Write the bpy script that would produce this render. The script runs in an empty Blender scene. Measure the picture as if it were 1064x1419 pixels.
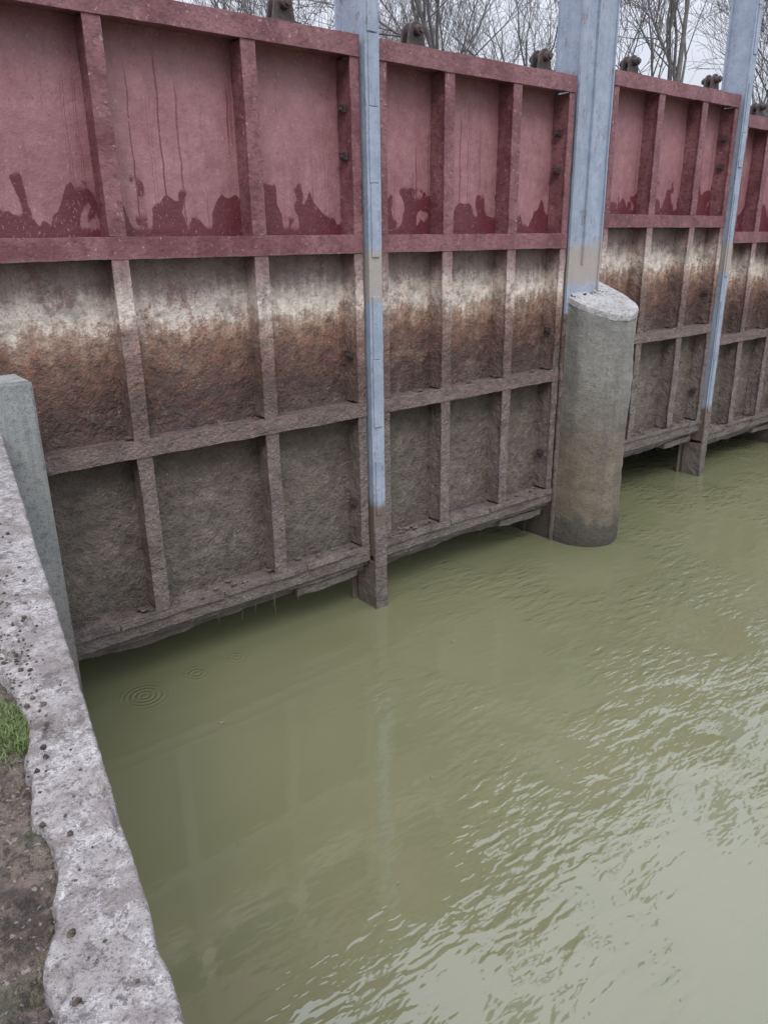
import bpy, bmesh, math, random
from mathutils import Vector, Matrix, noise
random.seed(7)
S = bpy.context.scene
S.view_settings.view_transform = 'Standard'
S.view_settings.look = 'None'
S.view_settings.exposure = 0
COL = S.collection

# ---------------------------------------------------------------- node helpers
class NT:
    def __init__(s, tree): s.t = tree
    def n(s, typ, **kw):
        nd = s.t.nodes.new(typ)
        for k, v in kw.items(): setattr(nd, k, v)
        return nd
    def set(s, sock, v):
        if isinstance(v, bpy.types.NodeSocket): s.t.links.new(v, sock)
        elif v is not None:
            if isinstance(v, (tuple, list)) and len(v) == 3 and sock.type == 'RGBA': v = (*v, 1)
            sock.default_value = v
    def math(s, op, a, b=None, c=None, clamp=False):
        nd = s.n('ShaderNodeMath', operation=op); nd.use_clamp = clamp
        s.set(nd.inputs[0], a); s.set(nd.inputs[1], b)
        if c is not None: s.set(nd.inputs[2], c)
        return nd.outputs[0]
    def add(s, a, b): return s.math('ADD', a, b)
    def mul(s, a, b): return s.math('MULTIPLY', a, b)
    def sstep(s, v, a, b, o0=0.0, o1=1.0):
        nd = s.n('ShaderNodeMapRange', interpolation_type='SMOOTHSTEP')
        for i, x in enumerate((v, a, b, o0, o1)): s.set(nd.inputs[i], x)
        return nd.outputs[0]
    def mix(s, f, a, b, mode='MIX'):
        nd = s.n('ShaderNodeMix', data_type='RGBA', blend_type=mode)
        s.set(nd.inputs[0], f); s.set(nd.inputs[6], a); s.set(nd.inputs[7], b)
        return nd.outputs[2]
    def noise(s, vec, scale, detail=4, rough=.55, dist=0.0):
        nd = s.n('ShaderNodeTexNoise')
        s.set(nd.inputs['Vector'], vec); nd.inputs['Scale'].default_value = scale
        nd.inputs['Detail'].default_value = detail; nd.inputs['Roughness'].default_value = rough
        nd.inputs['Distortion'].default_value = dist
        return nd.outputs[0]
    def mapping(s, vec, scale=(1, 1, 1), loc=(0, 0, 0), rot=(0, 0, 0)):
        nd = s.n('ShaderNodeMapping')
        s.set(nd.inputs[0], vec); nd.inputs[1].default_value = loc
        nd.inputs[2].default_value = rot; nd.inputs[3].default_value = scale
        return nd.outputs[0]
    def ramp(s, f, stops):
        nd = s.n('ShaderNodeValToRGB'); s.set(nd.inputs[0], f)
        e = nd.color_ramp.elements
        while len(e) < len(stops): e.new(0.5)
        for i, (p, c) in enumerate(stops):
            e[i].position = p; e[i].color = (*c, 1)
        return nd.outputs[0]
    def bump(s, h, strength, dist, normal=None):
        nd = s.n('ShaderNodeBump'); s.set(nd.inputs['Height'], h)
        nd.inputs['Strength'].default_value = strength; nd.inputs['Distance'].default_value = dist
        if normal is not None: s.set(nd.inputs['Normal'], normal)
        return nd.outputs[0]

def material(name):
    m = bpy.data.materials.new(name); m.use_nodes = True
    t = NT(m.node_tree); b = m.node_tree.nodes['Principled BSDF']
    tc = t.n('ShaderNodeTexCoord')
    return m, t, b, tc.outputs['Object']

# ---------------------------------------------------------------- materials
def gate_material(name, frame=False):
    m, t, b, co = material(name)
    sep = t.n('ShaderNodeSeparateXYZ'); t.set(sep.inputs[0], co); x = sep.outputs[0]; z = sep.outputs[2]
    streak = t.noise(t.mapping(co, (16, 16, .6)), 1.0, 3, .6)
    big = t.noise(co, 1.7, 2, .5)
    fine = t.noise(co, 42, 4, .75)
    med = t.noise(co, 11, 4, .7)
    patch = t.noise(t.mapping(co, (1, 1, 1.3), (6, 0, 2)), 4.2, 4, .65)
    zz = t.add(z, t.mul(t.add(streak, -.5), .26))
    zz = t.add(zz, t.mul(t.add(fine, -.5), .26))
    zz = t.add(zz, t.mul(t.add(med, -.5), .22))
    zz = t.add(zz, t.mul(t.add(big, -.5), .20))
    zlo, zhi = .3, 3.3
    f = t.math('DIVIDE', t.add(zz, -zlo), zhi - zlo)
    P = lambda v: (v - zlo) / (zhi - zlo)
    if not frame:
        stops = [(P(.4), (.120, .104, .084)), (P(.9), (.175, .150, .120)), (P(1.6), (.160, .134, .108)),
                 (P(1.85), (.135, .095, .075)), (P(2.08), (.092, .056, .048)), (P(2.28), (.145, .080, .060)),
                 (P(2.45), (.23, .130, .090)), (P(2.58), (.42, .29, .215)), (P(2.67), (.76, .68, .59)),
                 (P(2.78), (.68, .59, .51)), (P(2.90), (.32, .24, .215)), (P(3.1), (.19, .140, .135))]
    else:
        stops = [(P(.4), (.17, .142, .125)), (P(.9), (.21, .175, .155)), (P(1.6), (.20, .158, .14)),
                 (P(1.85), (.205, .15, .135)), (P(2.1), (.14, .092, .078)), (P(2.4), (.21, .13, .105)),
                 (P(2.58), (.38, .27, .22)), (P(2.70), (.64, .56, .49)), (P(2.8), (.56, .48, .42)),
                 (P(2.95), (.30, .21, .195)), (P(3.1), (.20, .11, .11))]
    low = t.ramp(f, stops)
    low = t.mix(t.mul(t.sstep(patch, .50, .66), .45), low, (.075, .060, .050))
    low = t.mix(t.mul(t.sstep(patch, .46, .34), .35), low, (.28, .22, .17))
    spk = t.sstep(t.noise(co, 70, 2, .6), .56, .67)
    low = t.mix(t.mul(spk, t.sstep(big, .3, .7, .15, .6)), low, (.045, .028, .022))
    rs = t.sstep(t.noise(t.mapping(co, (1, 1, .8)), 24, 4, .8), .54, .64)
    rust_zone = t.mul(t.sstep(z, 1.6, 2.3), t.sstep(z, 3.05, 2.65))
    low = t.mix(t.mul(t.mul(rs, rust_zone), t.sstep(patch, .38, .58, .85, .2)), low, (.30, .105, .048))
    oldp = t.mul(t.sstep(t.noise(t.mapping(co, loc=(8, 2, 1)), 7, 4, .75), .55, .63), t.sstep(z, .9, 2.4))
    low = t.mix(t.mul(oldp, .5), low, (.135, .046, .046))
    wsp = t.sstep(t.noise(t.mapping(co, loc=(5, 2, 1)), 58, 2, .6), .61, .68)
    low = t.mix(t.mul(wsp, t.sstep(patch, .55, .35, .10, .55)), low, (.46, .41, .37))
    n2 = t.noise(t.mapping(co, (1.0, 1, 1), (3, 1, 7)), 3.0, 4, .7)
    if not frame:
        faded = t.mix(t.sstep(n2, .3, .7), (.285, .130, .137), (.345, .175, .182))
        cl = t.sstep(t.noise(t.mapping(co, (1, 1, .22), (3, 1, 1)), 10, 5, .75), .50, .72)
        faded = t.mix(t.mul(cl, .45), faded, (.19, .075, .082))
        topd = t.sstep(t.add(z, t.mul(t.add(med, -.5), .2)), 4.12, 4.42)
        faded = t.mix(t.mul(topd, .5), faded, (.18, .060, .066))
        wet = (.125, .030, .036)
        # soaked foot of each panel: plateaus and rounded shoulders rather than spikes
        e1 = t.sstep(t.noise(t.mapping(co, (1, 1, .55)), 4.4, 1, .4, .5), .40, .56, 0.0, .24)
        e2 = t.sstep(t.noise(t.mapping(co, (1, 1, .6), (4, 0, 2)), 11, 1, .4, .3), .42, .60, 0.0, .07)
        edge = t.add(t.add(3.27, e1), e2)
        edge = t.add(edge, t.mul(t.add(fine, -.5), .05))
        wm = t.sstep(z, t.add(edge, .022), t.add(edge, -.018))
        halo = t.sstep(z, t.add(edge, .30), edge, 0.0, .35)
        faded = t.mix(t.mul(halo, t.sstep(streak, .35, .65)), faded, (.19, .070, .076))
        wob = t.mul(t.add(t.noise(t.mapping(co, (0, 0, 1)), 3.5, 2, .5), -.5), .05)
        xv = t.n('ShaderNodeCombineXYZ'); t.set(xv.inputs[0], t.add(x, wob))
        ln = t.noise(xv.outputs[0], 15, 2, .6)
        line = t.sstep(t.math('ABSOLUTE', t.add(ln, -.58)), .020, .006)
        ltop = t.add(3.35, t.mul(t.noise(t.mapping(xv.outputs[0], loc=(5, 0, 0)), 3.2, 1, .5), 1.7))
        gate1 = t.sstep(z, t.add(ltop, .04), t.add(ltop, -.1))
        line = t.mul(line, t.mul(gate1, t.sstep(t.noise(t.mapping(co, (1, 1, .3), (4, 0, 0)), 2.2, 1, .5), .40, .52)))
        wm = t.math('MAXIMUM', wm, t.mul(line, .8))
        paint = t.mix(wm, faded, wet)
        scr = t.sstep(t.noise(t.mapping(co, (1, 1, .5)), 60, 2, .6), .63, .69)
        paint = t.mix(t.mul(scr, .40), paint, (.44, .34, .33))
        dsp = t.sstep(t.noise(t.mapping(co, loc=(2, 5, 2)), 48, 3, .7), .63, .69)
        paint = t.mix(t.mul(dsp, .5), paint, (.08, .026, .026))
    else:
        paint = t.mix(t.sstep(n2, .35, .65), (.150, .050, .057), (.250, .112, .118))
        wm = t.sstep(n2, .5, .35)
        grime = t.sstep(t.noise(t.mapping(co, (1, 1, 2.0)), 20, 4, .75), .49, .61)
        paint = t.mix(t.mul(grime, .6), paint, (.078, .036, .034))
        chips = t.sstep(t.noise(t.mapping(co, loc=(1, 4, 2)), 30, 3, .7), .62, .68)
        paint = t.mix(t.mul(chips, .6), paint, (.42, .32, .31))
    zz2 = t.add(z, t.mul(t.add(med, -.5), .14))
    pm = t.sstep(zz2, 3.07, 3.10)
    col = t.mix(pm, low, paint)
    lowc = t.ramp(med, [(0.28, (.66, .66, .66)), (.72, (1.25, 1.25, 1.25))])
    col = t.mix(t.sstep(pm, 0.0, 1.0, 1.0, .55), col, t.mix(1.0, col, lowc, 'MULTIPLY'))
    t.set(b.inputs['Base Color'], col)
    r_low = t.sstep(med, .35, .65, .30, .8)
    r_pt = t.sstep(wm, 0.0, 1.0, .5, .3)
    mr = t.n('ShaderNodeMix', data_type='FLOAT')
    t.set(mr.inputs[0], pm); t.set(mr.inputs[2], r_low); t.set(mr.inputs[3], r_pt)
    t.set(b.inputs['Roughness'], mr.outputs[0])
    lowm = t.sstep(z, 3.1, 2.0, .12, 1.0)
    h = t.add(t.mul(t.mul(fine, .8), lowm), t.mul(t.mul(med, lowm), 2.0))
    h = t.add(h, t.mul(big, .6))
    t.set(b.inputs['Normal'], t.bump(h, 1.0, .03))
    return m

def concrete_material(name, base1, base2, bands=None, lichen=0.0, scale=1.0, bstr=.6, lscale=1.0, dirt=.6):
    m, t, b, co = material(name)
    sep = t.n('ShaderNodeSeparateXYZ'); t.set(sep.inputs[0], co); z = sep.outputs[2]
    n1 = t.noise(co, 3 * scale, 5, .65); n2 = t.noise(co, 22 * scale, 5, .75); n3 = t.noise(co, 110 * scale, 2, .6)
    col = t.mix(t.sstep(n1, .3, .7), base1, base2)
    col = t.mix(t.mul(t.sstep(n2, .5, .66), .5), col, tuple(c * .45 for c in base1))
    if lichen:
        where = t.sstep(t.noise(t.mapping(co, loc=(1, 3, 3)), 9, 3, .6), .38, .60)
        l = t.sstep(t.noise(t.mapping(co, loc=(3, 3, 3)), 60 * lscale, 6, .85, .9), .49, .56)
        col = t.mix(t.mul(t.mul(l, where), lichen), col, (.56, .55, .54))
        l2 = t.sstep(t.noise(t.mapping(co, loc=(7, 1, 3)), 28 * lscale, 6, .85), .53, .59)
        col = t.mix(t.mul(l2, .8), col, (.10, .088, .080))
        l3 = t.sstep(t.noise(t.mapping(co, loc=(17, 1, 3)), 6, 6, .8), .46, .58)
        col = t.mix(t.mul(l3, dirt), col, (.15, .125, .112))
        l4 = t.sstep(t.noise(t.mapping(co, loc=(27, 1, 3)), 3.5, 6, .85), .56, .62)
        col = t.mix(t.mul(l4, dirt), col, (.075, .062, .054))
    pits = t.sstep(n3, .58, .66)
    col = t.mix(t.mul(pits, .6), col, (.055, .05, .045))
    if bands:
        st = t.noise(t.mapping(co, (9, 9, .6)), 1, 4, .6)
        zz = t.add(z, t.mul(t.add(st, -.5), .35))
        zz = t.add(zz, t.mul(t.add(n2, -.5), .16))
        zl, zh = bands[0][0], bands[-1][0]
        bc = t.ramp(t.math('DIVIDE', t.add(zz, -zl), zh - zl), [((p - zl) / (zh - zl), c) for p, c in bands])
        col = t.mix(1.0, col, bc, 'MULTIPLY')
        # streaks of damp running down
        ds = t.sstep(t.noise(t.mapping(co, (7, 7, .35), (2, 2, 2)), 1, 5, .7), .50, .66)
        col = t.mix(t.mul(ds, .35), col, tuple(c * .40 for c in base1))
    t.set(b.inputs['Base Color'], col)
    b.inputs['Roughness'].default_value = .85
    h = t.add(t.add(t.mul(n1, 1.5), n2), t.mul(n3, .35))
    t.set(b.inputs['Normal'], t.bump(h, bstr, .02))
    return m

def steel_blue_material(name):
    m, t, b, co = material(name)
    sep = t.n('ShaderNodeSeparateXYZ'); t.set(sep.inputs[0], co); z = sep.outputs[2]
    n1 = t.noise(co, 6, 4, .65); n2 = t.noise(co, 40, 4, .7)
    col = t.mix(t.sstep(n1, .3, .7), (.245, .295, .375), (.335, .385, .465))
    st = t.sstep(t.noise(t.mapping(co, (12, 12, .5)), 1, 4, .6), .45, .7)
    col = t.mix(t.mul(st, .35), col, (.20, .21, .23))
    rust = t.sstep(t.noise(t.mapping(co, (1, 1, .35), (4, 0, 0)), 15, 5, .75), .58, .64)
    col = t.mix(t.mul(rust, .6), col, (.19, .13, .11))
    zn = t.add(z, t.mul(t.add(n2, -.5), .4))
    wear = t.mul(t.sstep(zn, 2.68, 2.76), t.sstep(zn, 3.14, 3.06))
    col = t.mix(t.mul(wear, .85), col, (.36, .31, .26))
    lowd = t.sstep(t.add(z, t.mul(t.add(n1, -.5), .35)), 1.08, .92)
    col = t.mix(lowd, col, (.15, .11, .092))
    spk = t.sstep(n2, .58, .66)
    col = t.mix(t.mul(spk, .35), col, (.12, .11, .11))
    t.set(b.inputs['Base Color'], col); b.inputs['Roughness'].default_value = .55
    t.set(b.inputs['Normal'], t.bump(t.add(n1, n2), .35, .01))
    return m

def simple(name, c1, c2, scale=8, rough=.8, bstr=.4, dist=.01):
    m, t, b, co = material(name)
    n = t.noise(co, scale, 4, .7)
    t.set(b.inputs['Base Color'], t.mix(t.sstep(n, .3, .7), c1, c2))
    b.inputs['Roughness'].default_value = rough
    t.set(b.inputs['Normal'], t.bump(n, bstr, dist))
    return m

def water_material():
    m, t, b, co = material('murky_water')
    n1 = t.noise(co, .35, 2, .5); n2 = t.noise(co, 1.1, 3, .6, .8)
    col = t.mix(t.sstep(n1, .3, .7), (.150, .155, .080), (.175, .178, .094))
    col = t.mix(t.mul(t.sstep(n2, .45, .8), .35), col, (.185, .182, .11))
    t.set(b.inputs['Base Color'], col)
    b.inputs['Roughness'].default_value = .04
    b.inputs['IOR'].default_value = 1.58
    b.inputs['Specular IOR Level'].default_value = .8
    sep = t.n('ShaderNodeSeparateXYZ'); t.set(sep.inputs[0], co); x = sep.outputs[0]; y = sep.outputs[1]
    rip = t.noise(t.mapping(co, (1, 2.6, 1), rot=(0, 0, math.radians(42))), 4.6, 1, .4, .35)
    rip2 = t.noise(t.mapping(co, (1, 2.4, 1), rot=(0, 0, math.radians(25))), 10.5, 1, .5, .3)
    patch = t.sstep(t.noise(t.mapping(co, loc=(2.3, .6, 0)), .75, 2, .5), .44, .60)
    s = t.add(t.mul(x, .8), t.mul(y, -.75))
    amt = t.add(.010, t.mul(t.sstep(s, 2.4, 4.6), t.add(.035, t.mul(patch, .26))))
    h = t.mul(t.add(rip, t.mul(rip2, .45)), amt)
    h = t.add(h, t.mul(t.noise(co, .9, 1, .5, .5), .10))
    h = t.add(h, t.mul(t.noise(t.mapping(co, (1, 1.8, 1), rot=(0, 0, .5)), 6, 2, .5), .008))
    for cx, cy, r, a in ((1.70, -.04, .24, .05), (2.14, .0, .14, .04), (2.5, .02, .13, .035), (2.07, -2.95, .13, .010)):
        dx = t.add(x, -cx); dy = t.add(y, -cy)
        d = t.math('SQRT', t.add(t.mul(dx, dx), t.mul(dy, dy)))
        w = t.mul(t.math('SINE', t.mul(d, 150)), t.sstep(d, r, r * .3))
        h = t.add(h, t.mul(w, a))
    t.set(b.inputs['Normal'], t.bump(h, 1.0, .06))
    return m

M_SKIN = gate_material('gate_skin_plate_paint')
M_FRAME = gate_material('gate_frame_paint', True)
M_BLUE = steel_blue_material('blue_grey_steel_paint')
M_PIER = concrete_material('pier_concrete', (.215, .21, .19), (.315, .305, .28),
    bands=[(0.0, (.26, .235, .21)), (.10, (.32, .28, .24)), (.26, (.38, .34, .29)), (.33, (.66, .55, .42)), (.62, (.78, .67, .53)), (.70, (.66, .56, .44)), (.95, (.80, .69, .54)),
           (1.25, (.68, .61, .51)), (1.5, (.86, .82, .77)), (2.2, (.99, .99, .98)), (2.8, (1, 1, 1))], bstr=.9)
M_CAP = concrete_material('pier_cap_concrete', (.36, .36, .35), (.48, .47, .45), lichen=.4, scale=1.0, dirt=.25)
M_COPE = concrete_material('weathered_coping_concrete', (.25, .23, .217), (.35, .325, .305), lichen=.75, scale=1.35, bstr=.8, lscale=1.2, dirt=.65)
M_ABUT = concrete_material('abutment_concrete', (.23, .24, .23), (.30, .305, .29), bands=[(0, (.35, .3, .25)), (.5, (.75, .68, .6)), (1.4, (1, 1, 1)), (2.5, (1.05, 1.05, 1.05))], bstr=.4)
M_LUG = simple('dark_rusty_steel', (.035, .028, .028), (.09, .06, .055), 14, .6)
M_BARK = simple('grey_bark', (.10, .092, .09), (.19, .175, .165), 5, .9)
M_WATER = water_material()
M_LEAF = simple('dead_leaf', (.10, .07, .03), (.3, .27, .2), 30, .8)
M_WEED = simple('wet_weed', (.06, .05, .03), (.16, .13, .08), 30, .7)

def ground_material():
    m, t, b, co = material('soil_and_moss')
    n = t.noise(co, 9, 5, .75); n2 = t.noise(co, 60, 4, .7); n3 = t.noise(co, 5, 4, .6)
    col = t.mix(t.sstep(n, .38, .62), (.065, .050, .040), (.20, .155, .12))
    col = t.mix(t.mul(t.sstep(n3, .52, .62), .5), col, (.055, .068, .025))
    col = t.mix(t.mul(t.sstep(n2, .50, .60), .65), col, (.022, .019, .016))
    wh = t.sstep(t.noise(t.mapping(co, loc=(3, 0, 0)), 75, 2, .6), .62, .67)
    col = t.mix(t.mul(wh, .6), col, (.38, .34, .30))
    t.set(b.inputs['Base Color'], col); b.inputs['Roughness'].default_value = .95
    t.set(b.inputs['Normal'], t.bump(t.add(n, n2), 1.0, .03))
    return m
M_SOIL = ground_material()
M_GRASS = simple('grass_blades', (.075, .11, .03), (.15, .20, .065), 30, .7)

# ---------------------------------------------------------------- mesh helpers
def mkobj(name, bm, mats, parent=None, loc=(0, 0, 0), smooth=False):
    me = bpy.data.meshes.new(name); bm.normal_update(); bm.to_mesh(me); bm.free()
    for mm in mats: me.materials.append(mm)
    if smooth:
        for p in me.polygons: p.use_smooth = True
    o = bpy.data.objects.new(name, me); COL.objects.link(o); o.location = loc
    if parent: o.parent = parent
    return o
def empty(name, loc=(0, 0, 0)):
    o = bpy.data.objects.new(name, None); COL.objects.link(o); o.location = loc
    o.empty_display_size = .3
    return o
def bar(bm, x0, x1, y0, y1, z0, z1, jit=.003, step=.06, mat=0, seed=0.0, sag=0.0):
    """box, cut into segments along its long axis, with slightly corroded corners"""
    d = (x1 - x0, y1 - y0, z1 - z0); ax = max(range(3), key=lambda i: d[i])
    n = max(1, int(d[ax] / step)); lo = (x0, y0, z0); hi = (x1, y1, z1)
    o = [i for i in range(3) if i != ax]; rings = []
    for k in range(n + 1):
        ring = []
        for (p, q) in ((0, 0), (1, 0), (1, 1), (0, 1)):
            c = [0, 0, 0]; c[ax] = lo[ax] + d[ax] * k / n
            c[o[0]] = (lo, hi)[p][o[0]]; c[o[1]] = (lo, hi)[q][o[1]]
            v = Vector(c); nv = noise.noise_vector(v * 9 + Vector((seed, seed, 0))) * jit + noise.noise_vector(v * 2) * jit
            if sag: nv.z += noise.noise(Vector((v.x * 1.3, seed, 0))) * sag
            ring.append(bm.verts.new(v + nv))
        rings.append(ring)
    for k in range(n):
        for i in range(4):
            j = (i + 1) % 4
            bm.faces.new((rings[k][i], rings[k][j], rings[k + 1][j], rings[k + 1][i]))
    bm.faces.new(rings[0]); bm.faces.new(list(reversed(rings[-1])))
def fixn(bm): bmesh.ops.recalc_face_normals(bm, faces=bm.faces)
def bevel(o, w=.004, seg=2):
    md = o.modifiers.new('bev', 'BEVEL'); md.width = w; md.segments = seg; md.limit_method = 'ANGLE'; md.angle_limit = math.radians(50)

# ---------------------------------------------------------------- sluice gates
ROWS = [.545, 1.845, 3.15, 4.50]
def sluice_gate(x0, x1, stiles, yoff, zoff, lugs):
    root = empty('sluice_gate', (0, yoff, zoff))
    bm = bmesh.new()           # skin plate, gently dished between the stiffeners
    nx = int((x1 - x0) / .05); nz = 84; D = .20
    vs = []
    for j in range(nz + 1):
        zc = .47 + (4.56 - .47) * j / nz; row = []
        for i in range(nx + 1):
            xc = x0 + (x1 - x0) * i / nx
            yy = D + .008 * noise.noise(Vector((xc * 1.6, 3, zc * 1.6)))
            if zc < 2.4: yy += .004 * noise.noise(Vector((xc * 12, 3, zc * 12)))
            row.append(bm.verts.new((xc, yy, zc)))
        vs.append(row)
    for j in range(nz):
        for i in range(nx):
            bm.faces.new((vs[j][i], vs[j][i + 1], vs[j + 1][i + 1], vs[j + 1][i]))
    bar(bm, x0, x1, D + .02, D + .03, .48, 4.55, 0, 1)
    mkobj('skin_plate', bm, [M_SKIN], root, smooth=True)
    bm = bmesh.new()
    for k, z in enumerate(ROWS):
        h = (.15, .12, .135, .14)[k]; fy = -.004 if k in (0, 3) else 0.0
        bar(bm, x0, x1, fy, fy + .022, z - h / 2, z + h / 2, .007 if k < 2 else .004, seed=k * 3.3)
        bar(bm, x0 + .004, x1 - .004, fy + .022, D, z - h * .36, z - h * .36 + .014, .002)
        bar(bm, x0 + .004, x1 - .004, fy + .022, D, z + h * .36 - .014, z + h * .36, .002)
    allst = [x0 + .05] + stiles + [x1 - .04]
    for si, sx in enumerate(allst):
        end = si in (0, len(allst) - 1)
        w = .08 if end else .112
        for k in range(3):
            za = ROWS[k] + (.15, .12, .135)[k] / 2 + .001; zb = ROWS[k + 1] - (.12, .135, .14)[k] / 2 - .001
            bar(bm, sx - w / 2, sx + w / 2, .006, .020, za, zb, .006 if k < 2 else .0035, seed=sx * 5)
            bar(bm, sx - w * .30, sx - w * .30 + .014, .020, D, za, zb, .002)
            bar(bm, sx + w * .30 - .014, sx + w * .30, .020, D, za, zb, .002)
    # seal clamp strips in separate lengths, broken and displaced here and there
    xs = x0; q = 0
    while xs < x1 - .2:
        l = min(random.uniform(.5, 1.0), x1 - xs)
        dz = random.uniform(-.012, .02)
        bar(bm, xs, xs + l - .015, -.024, -.008, .578 + dz, .618 + dz, .009, .03, seed=11 + q); q += 1
        xs += l
    bar(bm, x0, x1, .03, .19, .425, .468, .008, .05, seed=13, sag=.03)
    bar(bm, x0, x1, .10, .13, .35, .43, .014, .04, seed=17, sag=.05)
    bar(bm, x1 - .75, x1 - .10, .05, .18, .33, .40, .012, .05, seed=19)
    # debris caught on the beams
    for k in range(26):
        px = random.uniform(x0 + .1, x1 - .1); kz = random.choice((0, 0, 1)); s = random.uniform(.008, .022)
        zt = ROWS[kz] + (.15, .12)[kz] / 2
        vs = bmesh.ops.create_icosphere(bm, subdivisions=1, radius=s, matrix=Matrix.Translation((px, random.uniform(.04, .16), zt + .004)) @ Matrix.Diagonal((1.8, 1.1, .6, 1)))['verts']
        for v in vs: v.co += noise.noise_vector(v.co * 40) * .006
    fixn(bm)
    o = mkobj('frame', bm, [M_FRAME], root); bevel(o, .0035)
    bm = bmesh.new()
    for z in (1.02, 2.3, 3.78, 4.1):
        bar(bm, x1 - .10, x1 - .075, .07, .15, z - .025, z + .025, .003)
        bar(bm, x1 - .125, x1 - .10, .09, .115, z - .010, z + .010, .002)
    fixn(bm); mkobj('roller_brackets', bm, [M_LUG], root)
    bm = bmesh.new()
    for lx in lugs:
        for dy in (.07, .15):
            prof = []
            for a in range(0, 181, 15):
                prof.append((lx + .075 * math.cos(math.radians(a)), 4.68 + .075 * math.sin(math.radians(a))))
            prof += [(lx - .095, 4.57), (lx + .095, 4.57)]
            fa = [bm.verts.new((p[0], dy, p[1])) for p in prof]; fb = [bm.verts.new((p[0], dy + .022, p[1])) for p in prof]
            bm.faces.new(fa); bm.faces.new(list(reversed(fb)))
            for i in range(len(prof)):
                j = (i + 1) % len(prof); bm.faces.new((fa[i], fa[j], fb[j], fb[i]))
        bmesh.ops.create_cone(bm, cap_ends=True, segments=20, radius1=.038, radius2=.038, depth=.20,
            matrix=Matrix.Translation((lx, .12, 4.69)) @ Matrix.Rotation(math.pi / 2, 4, 'X'))
        bmesh.ops.create_cone(bm, cap_ends=True, segments=6, radius1=.026, radius2=.026, depth=.24,
            matrix=Matrix.Translation((lx, .12, 4.69)) @ Matrix.Rotation(math.pi / 2, 4, 'X'))
        bar(bm, lx - .12, lx + .12, .04, .20, 4.571, 4.590, .002)
    fixn(bm); o = mkobj('lifting_lugs', bm, [M_LUG], root); bevel(o, .003)
    # strands of weed hanging from the lower edge
    bm = bmesh.new()
    for k in range(12):
        px = random.uniform(x0 + .2, x1 - .2) if k else x0 + 1.93
        l = random.uniform(.05, .14) if k else .24
        prev = None
        for i in range(7):
            c = Vector((px + noise.noise(Vector((px * 9, i * .5, 0))) * .03 + i * (.004 if k == 0 else 0), .02, .44 - l * i / 6))
            w_ = .0024 * (1 - i / 9)
            cur = (bm.verts.new(c + Vector((-w_, 0, 0))), bm.verts.new(c + Vector((w_, 0, 0))), bm.verts.new(c + Vector((0, w_ * 1.5, 0))))
            if prev:
                for a_ in range(3):
                    b_ = (a_ + 1) % 3; bm.faces.new((prev[a_], prev[b_], cur[b_], cur[a_]))
            prev = cur
    mkobj('hanging_weed', bm, [M_WEED], root)
    return root

sluice_gate(.95, 3.88, [1.94, 2.965], 0, 0, [1.9, 3.3])
sluice_gate(4.05, 6.39, [4.80, 5.61], 0, 0, [4.5, 6.02])
sluice_gate(7.32, 9.84, [8.20, 9.08], .25, .19, [7.72, 9.35])
sluice_gate(10.04, 12.3, [10.70, 11.5], .25, 0, [10.5, 11.8])
sluice_gate(13.3, 15.8, [14.1, 15.0], .25, 0, [13.7, 15.3])
sluice_gate(16.0, 18.5, [16.8, 17.7], .25, .1, [16.4, 18.0])

# ---------------------------------------------------------------- guide posts between gates
def guide_post(xc, yf):
    root = empty('guide_post', (0, 0, 0))
    bm = bmesh.new()
    bar(bm, xc - .065, xc + .065, yf, yf + .014, .62, 8.0, .0025, .08)
    bar(bm, xc - .055, xc - .041, yf + .014, yf + .30, .50, 8.0, .002, .1)
    bar(bm, xc + .041, xc + .055, yf + .014, yf + .30, .50, 8.0, .002, .1)
    bar(bm, xc - .10, xc + .10, yf + .30, yf + .315, -.3, 8.0, .002, .1)
    z = .9
    while z < 7.5:
        l = random.uniform(.35, .8)
        bar(bm, xc - .045 + random.uniform(-.01, .01), xc + .030 + random.uniform(-.01, .01), yf - .012, yf - .001, z, z + l, .002, .06)
        z += l + random.choice((.004, .012, .3))
    fixn(bm); o = mkobj('upper_channel', bm, [M_BLUE], root); bevel(o, .003)
    bm = bmesh.new()
    bar(bm, xc - .068, xc + .060, yf - .018, yf + .012, -.5, .78, .006, .04, seed=4)
    bar(bm, xc - .066, xc - .050, yf + .012, yf + .26, -.5, .46, .006, .04, seed=5)
    bar(bm, xc - .050, xc + .050, yf + .012, yf + .24, -.5, .40, .006, .05, seed=6)
    fixn(bm); o = mkobj('lower_guide', bm, [M_FRAME], root); bevel(o, .004)
    return root
guide_post(3.965, -.045)
guide_post(9.94, .205)
guide_post(15.9, .205)

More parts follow.
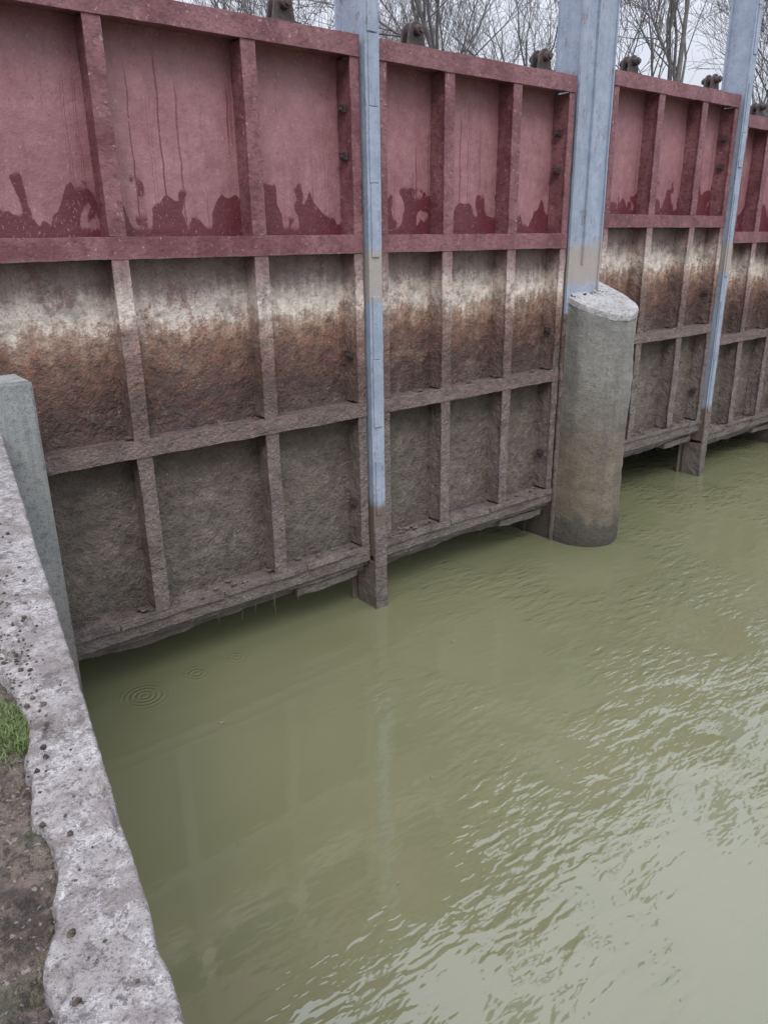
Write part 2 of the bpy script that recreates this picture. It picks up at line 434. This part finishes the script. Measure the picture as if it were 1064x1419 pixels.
# ---------------------------------------------------------------- piers with steel columns
def pier(cx, cy, r, column_x, yoff):
    root = empty('concrete_pier')
    bm = bmesh.new()
    plan = [(cx + r, cy + 1.9), (cx + r, cy + .9), (cx + r, cy + .45), (cx + r, cy + .2)]
    for i in range(0, 41):
        a = -math.pi * i / 40
        plan.append((cx + r * math.cos(a), cy + r * math.sin(a)))
    plan += [(cx - r, cy + .2), (cx - r, cy + .45), (cx - r, cy + .9), (cx - r, cy + 1.9)]
    def top(x, y):
        v = 2.595 + .05 * (x - cx) + .38 * (y - cy)
        return min(v, 2.78)
    nz = 80; rings = []
    n = len(plan)
    for k in range(nz + 1):
        ring = []
        for (x, y) in plan:
            zt = top(x, y) - .05; z = -1.5 + (zt + 1.5) * k / nz
            q = noise.noise(Vector((x * 2.2, y * 2.2, z * 1.8))) * .022 + noise.noise(Vector((x * 9, y * 9, z * 7))) * .009
            q += .006 * math.sin(z * 2 * math.pi / .31) ** 8       # faint formwork lifts
            g = 1 + q / r + (.018 if z < .28 else 0)
            yb = cy + (y - cy) * (g if y < cy + .3 else 1)
            ring.append(bm.verts.new((cx + (x - cx) * g, yb, z)))
        rings.append(ring)
    for k in range(nz):
        for i in range(n):
            j = (i + 1) % n
            bm.faces.new((rings[k][i], rings[k][j], rings[k + 1][j], rings[k + 1][i]))
    fixn(bm)
    mkobj('shaft', bm, [M_PIER], root, smooth=True)
    bm = bmesh.new()
    rr = []
    for (g, dz) in ((.98, -.065), (1.018, -.06), (1.03, -.05), (1.03, -.008), (1.018, .004), (.98, .008), (.8, .010), (.6, .012), (.4, .012), (.15, .012)):
        ring = []
        for (x, y) in plan:
            gx = cx + (x - cx) * g; gy = cy + (y - cy) * (g if y < cy + .3 else 1)
            nn = noise.noise(Vector((x * 6, y * 6, dz * 20))) * .012 + noise.noise(Vector((x * 19, y * 19, dz * 20))) * .006
            ring.append(bm.verts.new((gx + nn, gy + nn, top(gx, gy) + dz + nn)))
        rr.append(ring)
    for k in range(len(rr) - 1):
        for i in range(n):
            j = (i + 1) % n
            bm.faces.new((rr[k][i], rr[k][j], rr[k + 1][j], rr[k + 1][i]))
    bm.faces.new(rr[-1]); fixn(bm)
    mkobj('cap', bm, [M_CAP], root)
    xa, xb = column_x; y0 = yoff
    bm = bmesh.new()
    zb = 2.62
    bar(bm, xa, xa + .016, y0, y0 + .34, zb, 8.0, .002, .12)
    bar(bm, xb - .016, xb, y0, y0 + .34, zb, 8.0, .002, .12)
    bar(bm, xa + .016, xb - .016, y0 + .018, y0 + .030, zb, 8.0, .002, .12)
    bar(bm, xa + .016, xb - .016, y0 + .28, y0 + .294, zb, 8.0, .002, .12)
    bar(bm, xa + .17, xa + .182, y0 - .01, y0 + .018, zb + .3, 8.0, .002, .12)
    bar(bm, xa - .07, xa - .025, y0 - .02, y0 + .01, 2.45, 8.0, .002, .1)
    bar(bm, xa - .025, xa - .001, y0 + .012, y0 + .30, 2.45, 8.0, .002, .1)
    fixn(bm); o = mkobj('steel_column', bm, [M_BLUE], root); bevel(o, .003)
    bm = bmesh.new()
    bar(bm, xa - .075, xa - .03, y0 - .018, y0 + .012, -.5, 2.45, .006, .05)
    bar(bm, xa - .03, xa + .12, y0 + .02, y0 + .30, -.5, 2.44, .006, .05)
    bar(bm, xb + .20, xb + .34, y0 + .24, y0 + .5, -.5, 2.44, .006, .05)
    fixn(bm); o = mkobj('slot_angle', bm, [M_FRAME], root); bevel(o, .004)
    bm = bmesh.new()
    for k in range(12):
        px = random.uniform(xa - .02, xb); py = random.uniform(y0 - .05, y0 - .01); s = random.uniform(.005, .014)
        vs = bmesh.ops.create_icosphere(bm, subdivisions=1, radius=s, matrix=Matrix.Translation((px, py, top(px, py) + .013)))['verts']
        for v in vs: v.co += noise.noise_vector(v.co * 50) * .006
    mkobj('rubble', bm, [M_SOIL], root)
pier(6.83, -.12, .375, (6.49, 6.96), 0.0)
pier(12.78, .0, .375, (12.5, 12.97), .2)
pier(18.95, .0, .375, (18.7, 19.2), .2)

# unseen light blocker added behind the gates (keeps the gap under the leaves dark)
root = empty('added_light_blocker')
bm = bmesh.new()
bar(bm, .94, 30, .75, 6.5, 1.75, 2.1, 0, 5)
bar(bm, .94, 30, 6.2, 6.5, -1.5, 1.745, 0, 5)
bar(bm, 19.4, 30, .45, .74, -1.5, 4.4, 0, 5)
fixn(bm); mkobj('blocker_slab_and_walls', bm, [M_ABUT], root)

# ---------------------------------------------------------------- abutment, wing wall
def wl(y): return 1.06 + .19 * max(-60, min(0, y))
root = empty('concrete_abutment')
bm = bmesh.new()
def block(bm, x0, x1, y0, y1, z0, z1):
    vs = bmesh.ops.create_cube(bm, size=1)['verts']
    for v in vs:
        v.co = Vector(((x0 + x1) / 2 + v.co.x * (x1 - x0), (y0 + y1) / 2 + v.co.y * (y1 - y0), (z0 + z1) / 2 + v.co.z * (z1 - z0)))
    fs = list({f for v in vs for f in v.link_faces}); es = list({e for f in fs for e in f.edges})
    bmesh.ops.bevel(bm, geom=es, offset=.015, segments=2, affect='EDGES')
block(bm, -1.2, 1.20, -.35, -.03, -1.5, 2.45)
block(bm, -1.2, .93, -.028, 6.0, -1.5, 2.44)
bmesh.ops.subdivide_edges(bm, edges=bm.edges[:], cuts=7, use_grid_fill=True)
for v in bm.verts: v.co += noise.noise_vector(v.co * 4) * .007 + noise.noise_vector(v.co * 14) * .003
mkobj('block', bm, [M_ABUT], root, smooth=False)

root = empty('wing_wall')
bm = bmesh.new()
NT_ = 34
WID = [(-9, .16), (-4.13, .160), (-4.01, .162), (-3.87, .128), (-3.80, .122), (-3.70, .145), (-3.52, .146), (-3.36, .128), (-3.20, .150), (-3.09, .172), (-2.8, .19), (-.3, .20)]
def wid(y):
    for (a, wa), (b, wb) in zip(WID[:-1], WID[1:]):
        if y <= b: return wa + (wb - wa) * (y - a) / (b - a)
    return WID[-1][1]
ys = []
y = -9.0
while y < -.34:
    ys.append(y); y += .008 if y > -4.6 else .06
ys.append(-.34)
rows = []
for y in ys:
    e = wl(y)
    nl = noise.noise(Vector((y * 11, 4, 0))) * .012 + noise.noise(Vector((y * 40, 4, 0))) * .006
    nr = noise.noise(Vector((y * 2, 7, 0))) * .004 + min(0, noise.noise(Vector((y * 5, 9, 0))) + .26) * .045 + noise.noise(Vector((y * 34, 9, 0))) * .003
    xl = e - wid(y) + nl; xr = e + nr
    row = [bm.verts.new((xl - .01, y, -.4)), bm.verts.new((xl - .006, y, 2.05))]
    for i in range(NT_ + 1):
        u = i / NT_; x = xl + (xr - xl) * u
        z = 2.17 + noise.noise(Vector((x * 5, y * 5, 0))) * .004 + noise.noise(Vector((x * 30, y * 30, 3))) * .0022 + noise.noise(Vector((x * 90, y * 90, 3))) * .0012
        hole = noise.noise(Vector((x * 13 + 4, y * 8, 8)))
        if hole > .42: z -= min(.018, (hole - .42) * .3)
        z -= .022 * max(0, 1 - u / .06) ** 2 + .006 * max(0, 1 - (1 - u) / .03) ** 2
        row.append(bm.verts.new((x, y, z)))
    row += [bm.verts.new((e + .6 * nr + .002, y, 2.12)), bm.verts.new((e, y, 2.0)), bm.verts.new((e, y, 1.0)), bm.verts.new((e, y, -1.5))]
    rows.append(row)
for a, b_ in zip(rows[:-1], rows[1:]):
    for i in range(len(a) - 1):
        bm.faces.new((a[i], a[i + 1], b_[i + 1], b_[i]))
bm.faces.new(rows[0]); bm.faces.new(list(reversed(rows[-1])))
fixn(bm)
mkobj('coping_and_wall', bm, [M_COPE], root, smooth=True)
# loose soil crumbs lying on the coping
bm = bmesh.new()
for k in range(260):
    y = random.choice((random.gauss(-2.9, .22), random.uniform(-4.3, -1.5))); w_ = wid(y)
    x = wl(y) - w_ + abs(random.gauss(0, .35)) * w_
    if x > wl(y) - .02: continue
    s = random.choice((.002, .003, .004, .007))
    vs = bmesh.ops.create_icosphere(bm, subdivisions=1, radius=s, matrix=Matrix.Translation((x, y, 2.171)))['verts']
    for v in vs: v.co += noise.noise_vector(v.co * 120) * s * .6
mkobj('soil_crumbs', bm, [M_SOIL], root)

# ---------------------------------------------------------------- ground: one sheet, with the channel cut into it
us = [-900, -300, -100, -40, -15, -6, -3, -2, -1.5, -1.1] + [-.8 + .0125 * i for i in range(56)] + [-.108, -.104, -.10, 4, 10, 18, 24.0, 27, 40, 90, 300, 900]
yy_ = [-900, -300, -120, -60, -30, -15, -9, -7, -6, -5.4] + [-5 + .014 * i for i in range(270)] + [-1.0, -.6, -.2, 0, 1, 2, 4, 6, 9, 12, 16, 25, 45, 90, 200, 400, 900]
bm = bmesh.new(); g = []
for y in yy_:
    row = []
    for u in us:
        x = wl(y) + u
        if u <= -.112: z = 2.13
        elif u <= -.104: z = 1.9
        elif u <= 18: z = -1.5
        elif u <= 24: z = 0.6
        else: z = 2.2
        if y >= 12: z = max(z, 2.0)
        elif y >= 9: z = max(z, .2 if u > -.112 else z)
        if -6 < y < 0 and -1.6 < u < -.11:
            z += noise.noise(Vector((x * 8, y * 8, 0))) * .026 + noise.noise(Vector((x * 28, y * 28, 0))) * .016 + noise.noise(Vector((x * 65, y * 65, 0))) * .009
            if u > -wid(y) + .015: z = min(z, 2.13)
            elif u > -.24: z += .014
        row.append(bm.verts.new((x, y, z)))
    g.append(row)
for j in range(len(g) - 1):
    for i in range(len(us) - 1):
        bm.faces.new((g[j][i], g[j][i + 1], g[j + 1][i + 1], g[j + 1][i]))
mkobj('ground', bm, [M_SOIL], smooth=True)

bm = bmesh.new()
bmesh.ops.create_grid(bm, x_segments=4, y_segments=4, size=1)
for v in bm.verts: v.co = Vector((10 + v.co.x * 16, -24 + v.co.y * 35, 0))
mkobj('water', bm, [M_WATER])

# floating leaf scraps
bm = bmesh.new()
for (x, y, s) in ((1.98, -.72, .018), (4.0, -.95, .016), (2.7, -2.1, .008), (3.9, -2.2, .006), (2.0, -2.6, .007), (6.0, -2.0, .012), (3.3, -1.6, .006), (5.2, -3.1, .01), (1.5, -1.8, .006)):
    a0 = random.uniform(0, 6)
    vs = []
    for i in range(9):
        a = a0 + i * 2 * math.pi / 9; r = s * (1 + .5 * math.cos(2 * (a - a0)))
        vs.append(bm.verts.new((x + r * math.cos(a), y + r * math.sin(a), .004 + .002 * math.sin(3 * a))))
    bm.faces.new(vs)
mkobj('floating_leaves', bm, [M_LEAF])

# grass tuft / moss at the wall
bm = bmesh.new()
for i in range(2200):
    y = random.gauss(-3.34, .06); x = wl(y) - wid(y) - .030 + random.gauss(0, .028)
    if x > wl(y) - wid(y) + .012: x = wl(y) - wid(y) - random.random() * .05
    z = 2.135; h = random.uniform(.010, .034); a = random.uniform(0, 6.28); l = random.uniform(.1, .9) * h
    d = Vector((math.cos(a), math.sin(a), 0)); s = Vector((-d.y, d.x, 0)) * random.uniform(.0008, .0018)
    p = Vector((x, y, z))
    v = [bm.verts.new(p - s), bm.verts.new(p + s), bm.verts.new(p + d * l * .5 + s * .8 + Vector((0, 0, h * .7))), bm.verts.new(p + d * l * .5 - s * .8 + Vector((0, 0, h * .7))), bm.verts.new(p + d * l * 1.2 + Vector((0, 0, h)))]
    bm.faces.new((v[0], v[1], v[2], v[3])); bm.faces.new((v[3], v[2], v[4]))
mkobj('grass', bm, [M_GRASS])

# ---------------------------------------------------------------- bare trees
def make_tree_data(seed, H=11, lean=0.05):
    rnd = random.Random(seed)
    cu = bpy.data.curves.new('bare_tree', 'CURVE'); cu.dimensions = '3D'; cu.bevel_depth = 1.0; cu.bevel_resolution = 0; cu.use_fill_caps = False
    def branch(p, d, L, r, lvl):
        n = 7 if lvl < 2 else 4
        pts = [(p.copy(), r)]; dd = d.copy(); q = p.copy()
        for i in range(n):
            dd = (dd + Vector((rnd.gauss(0, .09), rnd.gauss(0, .09), rnd.gauss(.035, .07))) * (1 + .35 * lvl)).normalized()
            q = q + dd * L / n
            pts.append((q.copy(), max(r * (1 - .72 * (i + 1) / n), .005)))
        sp = cu.splines.new('POLY'); sp.points.add(len(pts) - 1)
        for pt, (c, rr) in zip(sp.points, pts): pt.co = (*c, 1); pt.radius = rr
        if lvl >= 4: return
        k = (9, 7, 6, 4)[lvl]
        for j in range(k):
            tt = rnd.uniform(.3 if lvl == 0 else .2, 1.0) if j else 1.0
            f = tt * n; i0 = min(int(f), n - 1); c = pts[i0][0].lerp(pts[i0 + 1][0], f - i0)
            rr = pts[i0][1] * (1 - (f - i0)) + pts[i0 + 1][1] * (f - i0)
            a = rnd.uniform(0, 6.283); ax = dd.orthogonal().normalized(); ax.rotate(Matrix.Rotation(a, 3, dd))
            ang = rnd.uniform(.3, .85)
            nd = (dd * math.cos(ang) + ax * math.sin(ang) + Vector((0, 0, .12))).normalized()
            branch(c, nd, L * rnd.uniform(.45, .68), max(rr * .6, .006), lvl + 1)
    branch(Vector((0, 0, -.1)), Vector((rnd.gauss(0, lean), rnd.gauss(0, lean), 1)).normalized(), H * .62, .15, 0)
    cu.materials.append(M_BARK)
    return cu
TD = [make_tree_data(s, h) for s, h in ((3, 12), (11, 13), (23, 11), (31, 14))]
for i, (az, dist, k, sc, rot) in enumerate([(61, 34, 1, 1, 1.2), (57.0, 24, 2, 1.0, 2.2), (53, 40, 3, 1, 4),
        (49, 30, 0, 1.0, 2.9), (45, 19, 3, .85, .5), (41, 32, 1, 1, 3.9), (35.5, 36, 3, 1, 1.0), (32, 24, 1, .95, 2.6), (27.5, 30, 2, 1, .3), (24, 36, 0, 1, 1.3)]):
    o = bpy.data.objects.new('bare_tree', TD[k]); COL.objects.link(o)
    o.location = (dist * math.cos(math.radians(az)), -5 + dist * math.sin(math.radians(az)), 2.0)
    o.rotation_euler = (0, 0, rot); o.scale = (sc,) * 3

# ---------------------------------------------------------------- world & light
w = bpy.data.worlds.new('World'); S.world = w; w.use_nodes = True
t = NT(w.node_tree); bg = w.node_tree.nodes['Background']
sky = t.n('ShaderNodeTexSky', sky_type='NISHITA'); sky.sun_disc = False
EL, AZ = math.radians(50), math.radians(215)
sky.sun_elevation = EL; sky.sun_rotation = AZ; sky.dust_density = 3
tc = t.n('ShaderNodeTexCoord'); sp = t.n('ShaderNodeSeparateXYZ'); t.set(sp.inputs[0], tc.outputs['Generated'])
gr = t.ramp(sp.outputs[2], [(0.0, (.62, .65, .72)), (.25, (.80, .84, .95)), (.6, (.86, .91, 1.12)), (1.0, (.93, .95, 1.08))])
zf = t.sstep(sp.outputs[2], 0.15, .85, 11.0, 23.0)
nd = t.n('ShaderNodeVectorMath', operation='SCALE'); t.set(nd.inputs[0], gr); t.set(nd.inputs[3], zf)
t.set(bg.inputs[0], t.mix(.88, sky.outputs[0], nd.outputs[0]))
bg.inputs[1].default_value = .1
sun = bpy.data.lights.new('sun', 'SUN'); sun.energy = 1.5; sun.angle = math.radians(25); sun.color = (1, .96, .91)
so = bpy.data.objects.new('sun', sun); COL.objects.link(so)
sd = Vector((math.sin(AZ) * math.cos(EL), math.cos(AZ) * math.cos(EL), math.sin(EL)))
so.rotation_euler = sd.to_track_quat('Z', 'Y').to_euler(); so.location = (0, -10, 12)

# ---------------------------------------------------------------- camera
cam = bpy.data.cameras.new('camera'); co = bpy.data.objects.new('camera', cam); COL.objects.link(co)
cam.sensor_fit = 'VERTICAL'; cam.sensor_height = 36; cam.lens = 36 * 1060 / 1419; cam.clip_end = 3000; cam.clip_start = .05
P = math.radians(19.5); Hd = math.radians(51)
hd = Vector((math.cos(Hd), math.sin(Hd), 0)); up = Vector((0, 0, 1))
F = hd * math.cos(P) - up * math.sin(P); R0 = Vector((math.sin(Hd), -math.cos(Hd), 0)); U0 = R0.cross(F)
R = (R0 - .0147 * U0).normalized(); U = (U0 + .0147 * R0).normalized()
mt = Matrix((R, U, -F)).transposed().to_4x4(); mt.translation = Vector((0, -5, 3.17))
co.matrix_world = mt
S.camera = co
